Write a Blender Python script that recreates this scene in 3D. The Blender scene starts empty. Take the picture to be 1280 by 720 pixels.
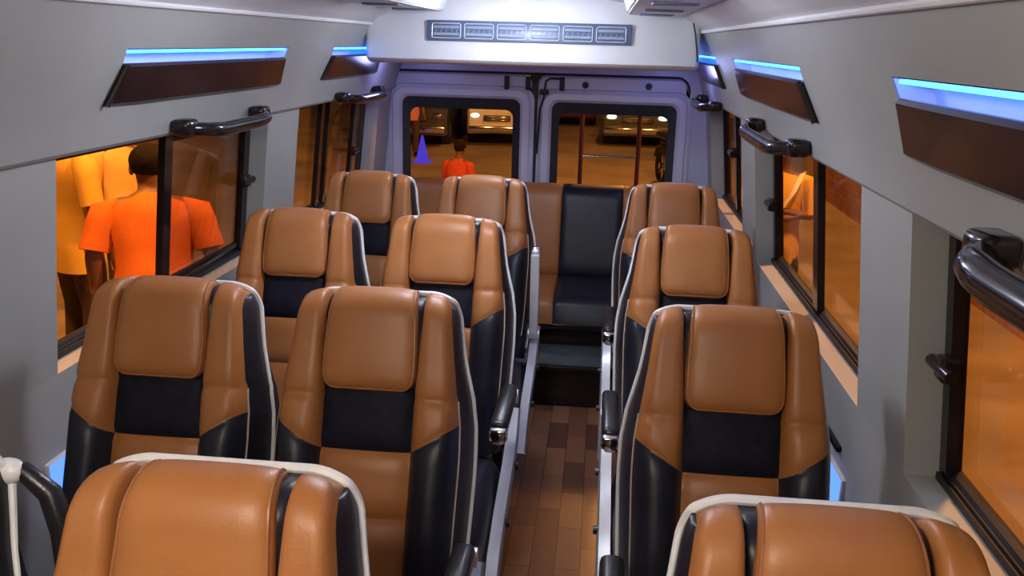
import bpy, bmesh, math, random
from math import sin, cos, pi, radians as rad
from mathutils import Vector, Matrix
random.seed(7)
SC = bpy.context.scene
COL = SC.collection
CX = -0.32                      # centre line of the bus
ROAD = -0.58                    # road level below the bus floor

# ------------------------------------------------------------------ materials
def principled(name, col, rough=0.5, metal=0.0, spec=0.5, coat=0.0):
    m = bpy.data.materials.new(name); m.use_nodes = True
    b = m.node_tree.nodes['Principled BSDF']
    b.inputs['Base Color'].default_value = (*col, 1)
    b.inputs['Roughness'].default_value = rough
    b.inputs['Metallic'].default_value = metal
    b.inputs['Specular IOR Level'].default_value = spec
    b.inputs['Coat Weight'].default_value = coat
    return m

def noisy(name, col, col2, scale, rough=0.5, bump=0.0, bscale=None, metal=0.0, spec=0.5, detail=3.0, coat=0.0):
    """principled with an object-space noise mix of two own colours and an optional fine bump"""
    m = principled(name, col, rough, metal, spec, coat)
    nt = m.node_tree; b = nt.nodes['Principled BSDF']
    tc = nt.nodes.new('ShaderNodeTexCoord')
    n = nt.nodes.new('ShaderNodeTexNoise'); n.inputs['Scale'].default_value = scale; n.inputs['Detail'].default_value = detail
    nt.links.new(tc.outputs['Object'], n.inputs['Vector'])
    r = nt.nodes.new('ShaderNodeValToRGB')
    r.color_ramp.elements[0].position = 0.35; r.color_ramp.elements[1].position = 0.68
    r.color_ramp.elements[0].color = (*col, 1); r.color_ramp.elements[1].color = (*col2, 1)
    nt.links.new(n.outputs['Fac'], r.inputs['Fac']); nt.links.new(r.outputs['Color'], b.inputs['Base Color'])
    if bump:
        n2 = nt.nodes.new('ShaderNodeTexNoise'); n2.inputs['Scale'].default_value = bscale or scale * 6; n2.inputs['Detail'].default_value = 4
        nt.links.new(tc.outputs['Object'], n2.inputs['Vector'])
        bp = nt.nodes.new('ShaderNodeBump'); bp.inputs['Strength'].default_value = bump; bp.inputs['Distance'].default_value = 0.004
        nt.links.new(n2.outputs['Fac'], bp.inputs['Height']); nt.links.new(bp.outputs['Normal'], b.inputs['Normal'])
    return m

def emit(name, col, strength):
    m = bpy.data.materials.new(name); m.use_nodes = True
    nt = m.node_tree; nt.nodes.clear()
    o = nt.nodes.new('ShaderNodeOutputMaterial'); e = nt.nodes.new('ShaderNodeEmission')
    e.inputs['Color'].default_value = (*col, 1); e.inputs['Strength'].default_value = strength
    nt.links.new(e.outputs[0], o.inputs[0]); return m

def glass(name, tint, refl):
    m = bpy.data.materials.new(name); m.use_nodes = True
    nt = m.node_tree; nt.nodes.clear()
    o = nt.nodes.new('ShaderNodeOutputMaterial'); t = nt.nodes.new('ShaderNodeBsdfTransparent')
    g = nt.nodes.new('ShaderNodeBsdfGlossy'); mx = nt.nodes.new('ShaderNodeMixShader'); f = nt.nodes.new('ShaderNodeFresnel')
    mu = nt.nodes.new('ShaderNodeMath'); mu.operation = 'MULTIPLY'; mu.inputs[1].default_value = refl
    t.inputs['Color'].default_value = (*tint, 1); g.inputs['Roughness'].default_value = 0.02; f.inputs['IOR'].default_value = 1.45
    nt.links.new(f.outputs[0], mu.inputs[0]); nt.links.new(mu.outputs[0], mx.inputs[0])
    nt.links.new(t.outputs[0], mx.inputs[1]); nt.links.new(g.outputs[0], mx.inputs[2]); nt.links.new(mx.outputs[0], o.inputs[0])
    return m

M = {}
M['tan'] = noisy('tan_leather', (.41, .153, .042), (.46, .182, .054), 9, rough=.42, bump=.10, bscale=320, spec=.45)
M['tanpipe'] = noisy('tan_leather_trim', (.36, .14, .05), (.40, .16, .06), 30, rough=.4)
M['black'] = noisy('black_leather', (.012, .012, .019), (.02, .02, .03), 12, rough=.38, bump=.1, bscale=300, spec=.32)
M['mesh'] = noisy('navy_black_vinyl', (.010, .010, .019), (.017, .017, .03), 40, rough=.6, bump=.1, bscale=300, spec=.14)
M['white'] = noisy('white_piping', (.80, .80, .82), (.86, .86, .86), 40, rough=.35)
M['beige'] = noisy('beige_piping', (.50, .40, .33), (.56, .46, .38), 40, rough=.4)
M['silver'] = noisy('silver_metal', (.74, .74, .77), (.80, .80, .83), 14, rough=.32, metal=.3)
M['chrome'] = noisy('chrome', (.75, .75, .78), (.8, .8, .82), 10, rough=.12, metal=1)
M['plastic'] = noisy('black_plastic', (.014, .013, .015), (.022, .02, .022), 25, rough=.3, bump=.1, bscale=200)
M['gloss'] = noisy('gloss_black_plastic', (.014, .010, .010), (.020, .014, .013), 5, rough=.13, spec=.38)
M['wall'] = noisy('grey_wall_panel', (.36, .375, .365), (.40, .415, .40), 3, rough=.48, bump=.15, bscale=160)
M['trim'] = noisy('grey_moulded_trim', (.335, .35, .34), (.375, .39, .38), 2.5, rough=.42, bump=.15, bscale=180)
M['ceil'] = noisy('pale_ceiling', (.60, .60, .64), (.66, .66, .69), 2, rough=.5, bump=.1, bscale=120)
M['paint'] = noisy('blue_lit_grey_paint', (.50, .50, .64), (.55, .55, .69), 2.5, rough=.35)  # lavender tint of the blue lamps put into the grey paint colour
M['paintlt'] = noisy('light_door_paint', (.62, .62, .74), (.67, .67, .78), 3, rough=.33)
M['white_case'] = noisy('white_case', (.72, .72, .75), (.78, .78, .80), 3, rough=.38)
M['ventdark'] = noisy('slate_vent_plastic', (.085, .125, .22), (.11, .155, .26), 8, rough=.35)
M['ventlt'] = noisy('silver_vent_plastic', (.55, .58, .64), (.62, .65, .70), 12, rough=.28, metal=.3)
M['ventmid'] = noisy('grey_vent_plastic', (.24, .29, .38), (.28, .33, .42), 12, rough=.3)
M['rubber'] = noisy('black_rubber', (.010, .010, .013), (.017, .017, .02), 30, rough=.55)
M['lens'] = noisy('dark_wood_gloss', (.014, .007, .010), (.026, .012, .015), 7, rough=.22, spec=.22, coat=.06, detail=6)
M['led'] = emit('blue_led', (.03, .22, 1.0), 11)
M['ledlow'] = emit('blue_led_soft', (.12, .30, 1.0), 1.5)
M['recess'] = noisy('white_recess', (.72, .72, .78), (.78, .78, .82), 6, rough=.4)
M['glass'] = glass('clear_glass', (.95, .93, .90), .3)
M['glassrear'] = glass('rear_glass', (.88, .88, .88), .35)
M['lampw'] = emit('lamp_diffuser', (.86, .90, 1.0), 9)
M['step'] = noisy('gloss_step_cover', (.07, .09, .088), (.10, .12, .115), 5, rough=.16, coat=.4)

def wood_floor():
    m = principled('vinyl_wood_floor', (.1, .05, .03), .28)
    nt = m.node_tree; b = nt.nodes['Principled BSDF']
    tc = nt.nodes.new('ShaderNodeTexCoord'); mp = nt.nodes.new('ShaderNodeMapping')
    mp.inputs['Rotation'].default_value = (0, 0, rad(90))
    br = nt.nodes.new('ShaderNodeTexBrick')
    br.inputs['Color1'].default_value = (.15, .062, .036, 1); br.inputs['Color2'].default_value = (.42, .19, .095, 1)
    br.inputs['Mortar'].default_value = (.05, .02, .012, 1)
    br.inputs['Scale'].default_value = 1.0; br.inputs['Mortar Size'].default_value = .0015
    br.inputs['Brick Width'].default_value = .26; br.inputs['Row Height'].default_value = .082; br.inputs['Bias'].default_value = -.1
    nt.links.new(tc.outputs['Object'], mp.inputs['Vector']); nt.links.new(mp.outputs[0], br.inputs['Vector'])
    n = nt.nodes.new('ShaderNodeTexNoise'); n.inputs['Scale'].default_value = 14; n.inputs['Detail'].default_value = 6
    mp2 = nt.nodes.new('ShaderNodeMapping'); mp2.inputs['Scale'].default_value = (6, .8, 1)
    nt.links.new(tc.outputs['Object'], mp2.inputs['Vector']); nt.links.new(mp2.outputs[0], n.inputs['Vector'])
    mx = nt.nodes.new('ShaderNodeMixRGB'); mx.blend_type = 'MULTIPLY'; mx.inputs[0].default_value = .5
    nt.links.new(br.outputs['Color'], mx.inputs[1]); nt.links.new(n.outputs['Color'], mx.inputs[2])
    nt.links.new(mx.outputs[0], b.inputs['Base Color'])
    return m
M['floor'] = wood_floor()

def brick_mat():
    m = principled('old_brick', (.3, .12, .06), .85)
    nt = m.node_tree; b = nt.nodes['Principled BSDF']
    tc = nt.nodes.new('ShaderNodeTexCoord'); sp = nt.nodes.new('ShaderNodeSeparateXYZ'); mp = nt.nodes.new('ShaderNodeCombineXYZ')
    nt.links.new(tc.outputs['Object'], sp.inputs[0]); nt.links.new(sp.outputs['Y'], mp.inputs['X']); nt.links.new(sp.outputs['Z'], mp.inputs['Y'])
    br = nt.nodes.new('ShaderNodeTexBrick')
    br.inputs['Color1'].default_value = (.26, .10, .055, 1); br.inputs['Color2'].default_value = (.36, .15, .075, 1)
    br.inputs['Mortar'].default_value = (.20, .10, .06, 1); br.inputs['Scale'].default_value = 1
    br.inputs['Brick Width'].default_value = .24; br.inputs['Row Height'].default_value = .085; br.inputs['Mortar Size'].default_value = .012
    nt.links.new(mp.outputs[0], br.inputs['Vector'])
    n = nt.nodes.new('ShaderNodeTexNoise'); n.inputs['Scale'].default_value = 2.2; n.inputs['Detail'].default_value = 6
    nt.links.new(tc.outputs['Object'], n.inputs['Vector'])
    mx = nt.nodes.new('ShaderNodeMixRGB'); mx.blend_type = 'OVERLAY'; mx.inputs[0].default_value = .55
    nt.links.new(br.outputs['Color'], mx.inputs[1]); nt.links.new(n.outputs['Fac'], mx.inputs[2]); nt.links.new(mx.outputs[0], b.inputs['Base Color'])
    return m
M['brick'] = brick_mat()
M['road'] = noisy('dusty_road', (.20, .15, .11), (.34, .26, .19), .9, rough=.8, bump=.3, bscale=40, detail=8)
M['skin'] = noisy('brown_skin', (.20, .095, .055), (.25, .12, .07), 12, rough=.5)
M['hair'] = noisy('black_hair', (.010, .007, .006), (.02, .014, .012), 60, rough=.85, bump=.4, bscale=200, spec=.2)
M['c_orange'] = noisy('orange_cotton', (.78, .17, .02), (.86, .21, .03), 9, rough=.8, bump=.25, bscale=60)
M['c_yellow'] = noisy('yellow_cotton', (.82, .50, .08), (.88, .56, .12), 7, rough=.8, bump=.25, bscale=60)
M['c_cream'] = noisy('cream_cotton', (.84, .56, .18), (.9, .62, .22), 7, rough=.8, bump=.25, bscale=60)
M['c_red'] = noisy('red_cotton', (.70, .08, .04), (.78, .12, .06), 12, rough=.8, bump=.25, bscale=60)
M['c_pink'] = noisy('pink_cotton', (.58, .22, .20), (.64, .26, .24), 12, rough=.8, bump=.25, bscale=60)
M['c_dark'] = noisy('dark_brown_cloth', (.06, .035, .025), (.09, .05, .035), 12, rough=.8, bump=.25, bscale=60)
M['c_navy'] = noisy('dark_navy_cloth', (.016, .015, .018), (.025, .022, .026), 12, rough=.8)
M['c_grey'] = noisy('grey_cloth', (.18, .18, .17), (.23, .23, .22), 12, rough=.8, bump=.25, bscale=60)
M['carwhite'] = noisy('white_car_paint', (.72, .70, .66), (.78, .76, .72), 3, rough=.25, coat=.5)
M['cargrey'] = noisy('grey_car_paint', (.07, .075, .08), (.10, .105, .11), 3, rough=.25, coat=.5)
M['carmaroon'] = noisy('maroon_car_paint', (.10, .03, .03), (.13, .04, .04), 3, rough=.25, coat=.5)
M['carglass'] = noisy('dark_car_glass', (.012, .014, .018), (.02, .022, .028), 3, rough=.08)
M['headlamp'] = emit('headlamp', (1, .86, .62), 5)
M['taillamp'] = emit('tail_lamp', (1, .30, .22), 10)
M['c_blue'] = emit('blue_reflection_glow', (.10, .06, .80), .9)  # emission stands in for a blue reflection, no lamp of its own
M['eye'] = principled('eye_white', (.8, .78, .75), .3)
M['lip'] = principled('lip', (.22, .07, .05), .5)

# ------------------------------------------------------------------ mesh helpers
def shade(me, ang=40):
    for p in me.polygons: p.use_smooth = True
    try:
        me.set_sharp_from_angle(angle=rad(ang))
    except Exception: pass

def link(name, bm, mats, parent=None, smooth=True, ang=40, loc=None):
    bmesh.ops.recalc_face_normals(bm, faces=bm.faces)
    me = bpy.data.meshes.new(name); bm.to_mesh(me); bm.free()
    if not isinstance(mats, (list, tuple)): mats = [mats]
    for m in mats: me.materials.append(m)
    if smooth: shade(me, ang)
    o = bpy.data.objects.new(name, me); COL.objects.link(o)
    if parent: o.parent = parent
    if loc: o.location = loc
    return o

def tag(o, label=None, cat=None, group=None, kind=None):
    if label: o['label'] = label
    if cat: o['category'] = cat
    if group: o['group'] = group
    if kind: o['kind'] = kind
    return o

def empty(name, loc=(0, 0, 0), rz=0.0, label=None, cat=None, group=None, kind=None):
    o = bpy.data.objects.new(name, None); o.empty_display_size = .1; COL.objects.link(o)
    o.location = loc; o.rotation_euler = (0, 0, rz)
    return tag(o, label, cat, group, kind)

def dup(root, loc=None, rz=None, label=None):
    def rec(o, par):
        c = o.copy(); COL.objects.link(c)
        if par: c.parent = par
        for ch in list(o.children): rec(ch, c)
        return c
    r = rec(root, None)
    if loc is not None: r.location = loc
    if rz is not None: r.rotation_euler = (0, 0, rz)
    if label: r['label'] = label
    return r

def box(bm, c, s, bev=0.0, seg=2, rot=None, mi=0):
    """bevelled box with centre c and full size s"""
    r = bmesh.ops.create_cube(bm, size=1)
    vs = r['verts']
    mat = Matrix.Translation(Vector(c)) @ (rot.to_4x4() if rot else Matrix.Identity(4)) @ Matrix.Diagonal((*s, 1))
    bmesh.ops.transform(bm, matrix=mat, verts=vs)
    fs = list({f for v in vs for f in v.link_faces})
    for f in fs: f.material_index = mi
    if bev > 0:
        es = list({e for v in vs for e in v.link_edges})
        r = bmesh.ops.bevel(bm, geom=es, offset=bev, segments=seg, profile=.5, affect='EDGES')
        for f in r['faces']: f.material_index = mi

def tube(bm, pts, rad_, n=8, mi=0, cap=True, closed=False):
    pts = [Vector(p) for p in pts]; N = len(pts)
    rs = rad_ if isinstance(rad_, (list, tuple)) else [rad_] * N
    rings = []; up = None
    for i, p in enumerate(pts):
        if closed: t = (pts[(i + 1) % N] - pts[i - 1])
        else: t = pts[min(i + 1, N - 1)] - pts[max(i - 1, 0)]
        t.normalize()
        if up is None:
            up = Vector((0, 0, 1)) if abs(t.z) < .9 else Vector((1, 0, 0))
        a = t.cross(up)
        if a.length < 1e-6: a = t.cross(Vector((0, 1, 0)))
        a.normalize(); b = a.cross(t).normalized(); up = b
        rings.append([bm.verts.new(p + (a * cos(2 * pi * k / n) + b * sin(2 * pi * k / n)) * rs[i]) for k in range(n)])
    R = range(N if closed else N - 1)
    for i in R:
        A, B = rings[i], rings[(i + 1) % N]
        for k in range(n):
            f = bm.faces.new((A[k], A[(k + 1) % n], B[(k + 1) % n], B[k])); f.material_index = mi
    if cap and not closed:
        for Rg in (rings[0], rings[-1]):
            f = bm.faces.new(Rg); f.material_index = mi

def cyl(bm, p0, p1, r0, r1=None, n=16, mi=0):
    tube(bm, [p0, p1], [r0, r1 if r1 is not None else r0], n, mi)

def lathe(bm, prof, c=(0, 0, 0), n=24, mi=0):
    """prof: list of (radius, z)"""
    rings = []
    for r, z in prof:
        rings.append([bm.verts.new((c[0] + max(r, 1e-4) * cos(2 * pi * k / n), c[1] + max(r, 1e-4) * sin(2 * pi * k / n), c[2] + z)) for k in range(n)])
    for A, B in zip(rings, rings[1:]):
        for k in range(n):
            f = bm.faces.new((A[k], A[(k + 1) % n], B[(k + 1) % n], B[k])); f.material_index = mi
    bm.faces.new(rings[0]); bm.faces.new(rings[-1])

def ellipsoid(bm, c, s, rot=None, u=20, v=14, mi=0):
    r = bmesh.ops.create_uvsphere(bm, u_segments=u, v_segments=v, radius=1)
    mat = Matrix.Translation(Vector(c)) @ (rot.to_4x4() if rot else Matrix.Identity(4)) @ Matrix.Diagonal((*s, 1))
    bmesh.ops.transform(bm, matrix=mat, verts=r['verts'])
    for f in {f for v_ in r['verts'] for f in v_.link_faces}: f.material_index = mi

def rrect(cx, cz, w, h, r, n=8):
    pts = []
    for (sx, sz, a0) in ((1, 1, 0), (-1, 1, 90), (-1, -1, 180), (1, -1, 270)):
        for k in range(n + 1):
            a = rad(a0 + 90 * k / n)
            pts.append((cx + sx * (w / 2 - r) + r * cos(a), cz + sz * (h / 2 - r) + r * sin(a)))
    return pts

def rings_y(bm, rings, mi=None, closed_loop=False, cap_last=False):
    """bridge equal-count contours, each given as (pts in xz, y)"""
    vs = [[bm.verts.new((x, y, z)) for x, z in pts] for pts, y in rings]
    L = len(vs); N = len(vs[0])
    for i in range(L if closed_loop else L - 1):
        A, B = vs[i], vs[(i + 1) % L]
        for k in range(N):
            f = bm.faces.new((A[k], A[(k + 1) % N], B[(k + 1) % N], B[k]))
            if mi: f.material_index = mi[i]
    if cap_last: bm.faces.new(vs[-1])

def lerp(a, b, t): return a + (b - a) * t

def interp(x, pts):
    if x <= pts[0][0]: return pts[0][1]
    for (x0, y0), (x1, y1) in zip(pts, pts[1:]):
        if x <= x1: return lerp(y0, y1, (x - x0) / (x1 - x0))
    return pts[-1][1]

def sheet(ys, zs, solid, xin, xout):
    """wall sheet with thickness in the yz grid; xin/xout give the two faces at height z; cells where solid(i,j) is False stay open"""
    bm = bmesh.new(); V = {}
    def v(i, j, s):
        k = (i, j, s)
        if k not in V:
            V[k] = bm.verts.new(((xin if s == 0 else xout)(zs[j]), ys[i], zs[j]))
        return V[k]
    ny, nz = len(ys) - 1, len(zs) - 1
    S = lambda i, j: 0 <= i < ny and 0 <= j < nz and solid(i, j)
    for i in range(ny):
        for j in range(nz):
            if not S(i, j): continue
            for s in (0, 1): bm.faces.new((v(i, j, s), v(i + 1, j, s), v(i + 1, j + 1, s), v(i, j + 1, s)))
            if not S(i - 1, j): bm.faces.new((v(i, j, 0), v(i, j + 1, 0), v(i, j + 1, 1), v(i, j, 1)))
            if not S(i + 1, j): bm.faces.new((v(i + 1, j, 0), v(i + 1, j + 1, 0), v(i + 1, j + 1, 1), v(i + 1, j, 1)))
            if not S(i, j - 1): bm.faces.new((v(i, j, 0), v(i + 1, j, 0), v(i + 1, j, 1), v(i, j, 1)))
            if not S(i, j + 1): bm.faces.new((v(i, j + 1, 0), v(i + 1, j + 1, 0), v(i + 1, j + 1, 1), v(i, j + 1, 1)))
    return bm

def struct(name, bm, m, parent=None, **k):
    o = link(name, bm, m, parent, **k)
    if not parent: o['kind'] = 'structure'
    return o

# ------------------------------------------------------------------ camera (recovered from the seat rows)
F_PX = 1122.17
Rr = Vector((.99453772, .10109692, .02596407)); Dn = Vector((.05164647, -.26046681, -.96410045)); Fw = Vector((-.0907048, .96017522, -.26426537))
cd = bpy.data.cameras.new('camera'); cam = bpy.data.objects.new('camera', cd); COL.objects.link(cam)
mw = Matrix((( Rr.x, -Dn.x, -Fw.x, 0), (Rr.y, -Dn.y, -Fw.y, 0), (Rr.z, -Dn.z, -Fw.z, 1.66), (0, 0, 0, 1)))
cam.matrix_world = mw
cd.sensor_width = 36; cd.lens = 36 * F_PX / 1280; cd.clip_start = .05; cd.clip_end = 200
SC.camera = cam

# ------------------------------------------------------------------ shell
YF, YR = -1.1, 5.15             # front and rear end of the cabin
WPROF = [(0, .955), (.90, .935), (1.40, .88)]
def hw_wall(z): return interp(z, WPROF)
TH = .10
SILL, HEAD = .872, 1.388
# floor and ceiling
bm = bmesh.new(); box(bm, (CX, (YF + YR) / 2, -.03), (2.1, YR - YF + .1, .06)); struct('floor', bm, M['floor'], smooth=False)
cprof = [(.80, 1.715), (.735, 1.72), (.70, 1.752), (.62, 1.79), (.48, 1.825), (.3, 1.85), (0, 1.86)]
full = [(-a, z) for a, z in cprof] + [(a, z) for a, z in reversed(cprof[:-1])]
bm = bmesh.new(); prev = None
ysC = [YF, 0, 1, 2, 3, 4, YR]
grid = [[(bm.verts.new((CX + a, y, z)), bm.verts.new((CX + a * 1.04, y, z + .05))) for a, z in full] for y in ysC]
for A, B in zip(grid, grid[1:]):
    for k in range(len(full) - 1):
        for s in (0, 1): bm.faces.new((A[k][s], A[k + 1][s], B[k + 1][s], B[k][s]))
    for k in (0, len(full) - 1): bm.faces.new((A[k][0], B[k][0], B[k][1], A[k][1]))
for A in (grid[0], grid[-1]):
    for k in range(len(full) - 1): bm.faces.new((A[k][0], A[k + 1][0], A[k + 1][1], A[k][1]))
struct('ceiling', bm, M['ceil'])

# windows: (name, y0, y1) for each side
WIN_L = [(1.885, 3.19), (3.53, 4.86)]
WIN_R = [(.30, 1.655), (1.99, 3.45), (3.80, 4.95)]
def side_wall(name, sgn, wins):
    ys = sorted({YF, YR, *[w for p in wins for w in p]})
    zs = [0, .5, SILL, 1.15, HEAD, 1.43]
    def solid(i, j):
        ym = (ys[i] + ys[i + 1]) / 2; zm = (zs[j] + zs[j + 1]) / 2
        return not (SILL < zm < HEAD and any(a < ym < b for a, b in wins))
    bm = sheet(ys, zs, solid, lambda z: CX + sgn * hw_wall(z), lambda z: CX + sgn * (hw_wall(z) + TH))
    return struct(name, bm, M['wall'], smooth=False)
side_wall('wall_left', -1, WIN_L)
side_wall('wall_right', 1, WIN_R)

# upper moulded trim with recesses for the blue-lit panels
TPROF = [(1.386, .872), (1.395, .862), (1.43, .855), (1.48, .842), (1.545, .815), (1.60, .792), (1.66, .765), (1.725, .735)]
def hw_trim(z): return interp(z, TPROF)
RZ0, RZ1 = 1.568, 1.622
LT_L = [(2.05, 3.15), (3.70, 4.55)]
LT_R = [(.30, 1.55), (2.28, 3.48), (4.02, 4.9)]
def upper_trim(name, sgn, lts):
    ys = sorted({YF, YR, *[w for p in lts for w in p]})
    zs = [1.386, 1.395, 1.43, 1.48, 1.53, RZ0, RZ1, 1.66, 1.725]
    def solid(i, j):
        ym = (ys[i] + ys[i + 1]) / 2; zm = (zs[j] + zs[j + 1]) / 2
        return not (RZ0 < zm < RZ1 and any(a < ym < b for a, b in lts))
    bm = sheet(ys, zs, solid, lambda z: CX + sgn * hw_trim(z), lambda z: CX + sgn * (hw_trim(z) + .055))
    struct(name, bm, M['trim'], ang=30)
    # pale bead along the roof seam
upper_trim('trim_1', -1, LT_L); upper_trim('trim_2', 1, LT_R)
for nm, s in (('trim_3', -1), ('trim_4', 1)):
    bm = bmesh.new(); tube(bm, [(CX + s * .728, y, 1.722) for y in (YF, 1, 2, 3, 4, 4.09)], .007, 8); struct(nm, bm, M['white_case'])

# blue-lit wall panels
def wall_light(sgn, y0, y1, label):
    root = empty('wall_light', (CX + sgn * .80, (y0 + y1) / 2, 1.50), 0, label, 'wall light', 'blue-lit panels along the side walls')
    ox, oy = CX + sgn * .80, (y0 + y1) / 2; L = y1 - y0
    X = lambda h: sgn * (h - .80)
    bm = bmesh.new()      # recess housing: back, top, bottom, ends
    e2 = L / 2 - .002; q = []
    for h, z in ((hw_trim(RZ0) + .003, RZ0 + .002), (hw_trim(RZ0) + .056, RZ0 + .002), (hw_trim(RZ1) + .062, RZ1 - .002), (hw_trim(RZ1) + .003, RZ1 - .002)):
        q.append([bm.verts.new((X(h), y, z - 1.5)) for y in (-e2, e2)])
    for k in range(3): bm.faces.new((q[k][0], q[k][1], q[k + 1][1], q[k + 1][0]))
    for e in (0, 1): bm.faces.new([q[k][e] for k in range(4)])
    link('recess_housing', bm, M['recess'], root, smooth=False)
    bm = bmesh.new(); box(bm, (X(hw_trim(RZ1) + .014), 0, RZ1 - .007 - 1.5), (.012, L - .03, .007), .002); link('led_strip', bm, M['led'], root)
    # glossy dark lens panel standing proud of the trim below the recess, slanted ends
    bm = bmesh.new(); z0, z1 = 1.487, 1.588
    secs = []
    for t in (0, .08, .5, .92, 1):
        z = lerp(z0, z1, t); d = .016 if 0 < t < 1 else .007
        secs.append((z, hw_trim(z) - d, hw_trim(z) + .004))
    ncol = 9; loops = []
    for k in range(ncol):
        a = k / (ncol - 1); loop = []
        for (z, xi, xo), t in zip(secs, (0, .08, .5, .92, 1)):
            e = lerp(L / 2 + .035, L / 2 - .005, t); y = lerp(-e, e, a)
            fr = .009 if k in (0, ncol - 1) else 0
            loop.append((X(xi + fr), y, z - 1.5))
        for (z, xi, xo), t in reversed(list(zip(secs, (0, .08, .5, .92, 1)))):
            e = lerp(L / 2 + .035, L / 2 - .005, t); y = lerp(-e, e, a); loop.append((X(xo), y, z - 1.5))
        loops.append([bm.verts.new(p) for p in loop])
    for A, B in zip(loops, loops[1:]):
        for k in range(len(A)): bm.faces.new((A[k], A[(k + 1) % len(A)], B[(k + 1) % len(A)], B[k]))
    bm.faces.new(loops[0]); bm.faces.new(loops[-1])
    link('lens_panel', bm, M['lens'], root, ang=30)
    # chrome edge caps at both slanted ends
    for e in (-1,):
        bm = bmesh.new()
        tube(bm, [(X(hw_trim(z) - .012), e * lerp(L / 2 + .035, L / 2 - .005, (z - z0) / (z1 - z0)), z - 1.5) for z in (z0 + .003, 1.53, z1 - .003)], .006, 8)
        link('end_cap', bm, M['gloss'], root)
    return root
lblL = ['dark glossy wall panel with blue glow above the left window with the grab bar',
        'dark glossy wall panel with blue glow on the left wall, beside the rear console']
lblR = ['large dark glossy wall panel with blue glow, right wall, cut by the picture edge',
        'dark glossy slanted wall panel with blue glow in the middle of the right wall',
        'sliver of blue-lit wall panel on the right wall, beside the rear console']
for (a, b), l in zip(LT_L, lblL): wall_light(-1, a, b, l)
for (a, b), l in zip(LT_R, lblR): wall_light(1, a, b, l)

# low blue lamps below the sills
def low_light(sgn, y, label):
    root = empty('low_wall_lamp', (CX + sgn * (hw_wall(.6)), y, .60), 0, label, 'wall light', 'blue lamps low on the side walls')
    bm = bmesh.new(); box(bm, (-sgn * .004, 0, 0), (.016, .34, .15), .006); link('lamp_housing', bm, M['recess'], root)
    bm = bmesh.new(); box(bm, (-sgn * .014, 0, 0), (.01, .33, .14), .004); link('lamp_lens', bm, M['ledlow'], root)
low_light(-1, 1.97, 'small blue lamp low on the left wall, beside the window seat')
low_light(1, 2.18, 'small blue lamp low on the right wall, behind the single seat')
# dark pull slots below the sills
for s, y0, y1, l in ((1, 2.07, 2.27, 'thin black pull strip low on the right wall under the window'), (-1, 1.98, 2.14, 'short black pull strip low on the left wall under the window')):
    bm = bmesh.new(); box(bm, (CX + s * (hw_wall(.72) - .006), (y0 + y1) / 2, .725), (.014, y1 - y0, .016), .004)
    tag(link('pull_strip', bm, M['gloss']), l, 'pull strip')

# windows with gaskets, sliding sashes, glass and latches
def side_window(name, sgn, y0, y1, stiles, sash=None, latch=None, panes=None):
    root = empty(name, (0, 0, 0), kind='structure')
    gx = lambda z: CX + sgn * (hw_wall(z) + TH * .86)
    def bar(bm, a, b, w, t=.02):
        tube(bm, [(gx(a[1]), a[0], a[1]), (gx(b[1]), b[0], b[1])], w, 8)
    bm = bmesh.new(); i = .014
    c = [(y0 + i, SILL + i), (y1 - i, SILL + i), (y1 - i, HEAD - i), (y0 + i, HEAD - i)]
    for k in range(4): bar(bm, c[k], c[(k + 1) % 4], .016)
    link('gasket', bm, M['rubber'], root)
    for pa, pb, off in (panes or [(y0 + i, y1 - i, 0)]):
        bm = bmesh.new(); pc = [(pa, SILL + i), (pb, SILL + i), (pb, HEAD - i), (pa, HEAD - i)]
        vs = [bm.verts.new((gx(z) + (d - off) * sgn, y, z)) for d in (0, .005) for y, z in pc]
        bm.faces.new(vs[:4]); bm.faces.new(vs[4:])
        for k in range(4): bm.faces.new((vs[k], vs[(k + 1) % 4], vs[4 + (k + 1) % 4], vs[4 + k]))
        link('pane', bm, M['glass'], root, smooth=False)
    for y, w in stiles:
        bm = bmesh.new(); zz = [SILL + .01, 1.15, HEAD - .01]
        for za, zb in zip(zz, zz[1:]):
            pass
        tb = [(gx(z) - sgn * .012, y, z) for z in zz]
        vsA = []
        for (x, yy, z) in tb:
            vsA.append([bm.verts.new((x + dx, yy + dy, z)) for dx, dy in ((-.011, -w), (.011, -w), (.011, w), (-.011, w))])
        for A, B in zip(vsA, vsA[1:]):
            for k in range(4): bm.faces.new((A[k], A[(k + 1) % 4], B[(k + 1) % 4], B[k]))
        bm.faces.new(vsA[0]); bm.faces.new(vsA[-1])
        link('stile', bm, M['gloss'], root, smooth=False)
    # sliding rail along the sill
    bm = bmesh.new(); xs = gx(SILL)
    for d in (.016, .028): box(bm, (xs - sgn * d, (y0 + y1) / 2, SILL + .008), (.005, y1 - y0 - .02, .016), .0015)
    link('slide_rail', bm, M['rubber'], root, smooth=False)
    if sash:
        a, b = sash; bm = bmesh.new()
        box(bm, (gx(HEAD - .03) - sgn * .012, (a + b) / 2, HEAD - .03), (.018, b - a, .022), .003)
        box(bm, (gx(SILL + .035) - sgn * .012, (a + b) / 2, SILL + .035), (.018, b - a, .026), .003)
        link('sash_rail', bm, M['gloss'], root)
    if latch:
        y, z = latch; bm = bmesh.new()
        box(bm, (gx(z) - sgn * .035, y, z), (.03, .05, .045), .006); cyl(bm, (gx(z) - sgn * .045, y - .05, z), (gx(z) - sgn * .045, y + .05, z), .012)
        link('latch', bm, M['gloss'], root)
    return root
side_window('window_1', -1, *WIN_L[0], [(2.555, .024), (3.165, .024)], sash=(2.57, 3.15), latch=(3.13, 1.15), panes=[(2.56, 3.17, .012), (2.60, 3.176, 0)])
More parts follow.
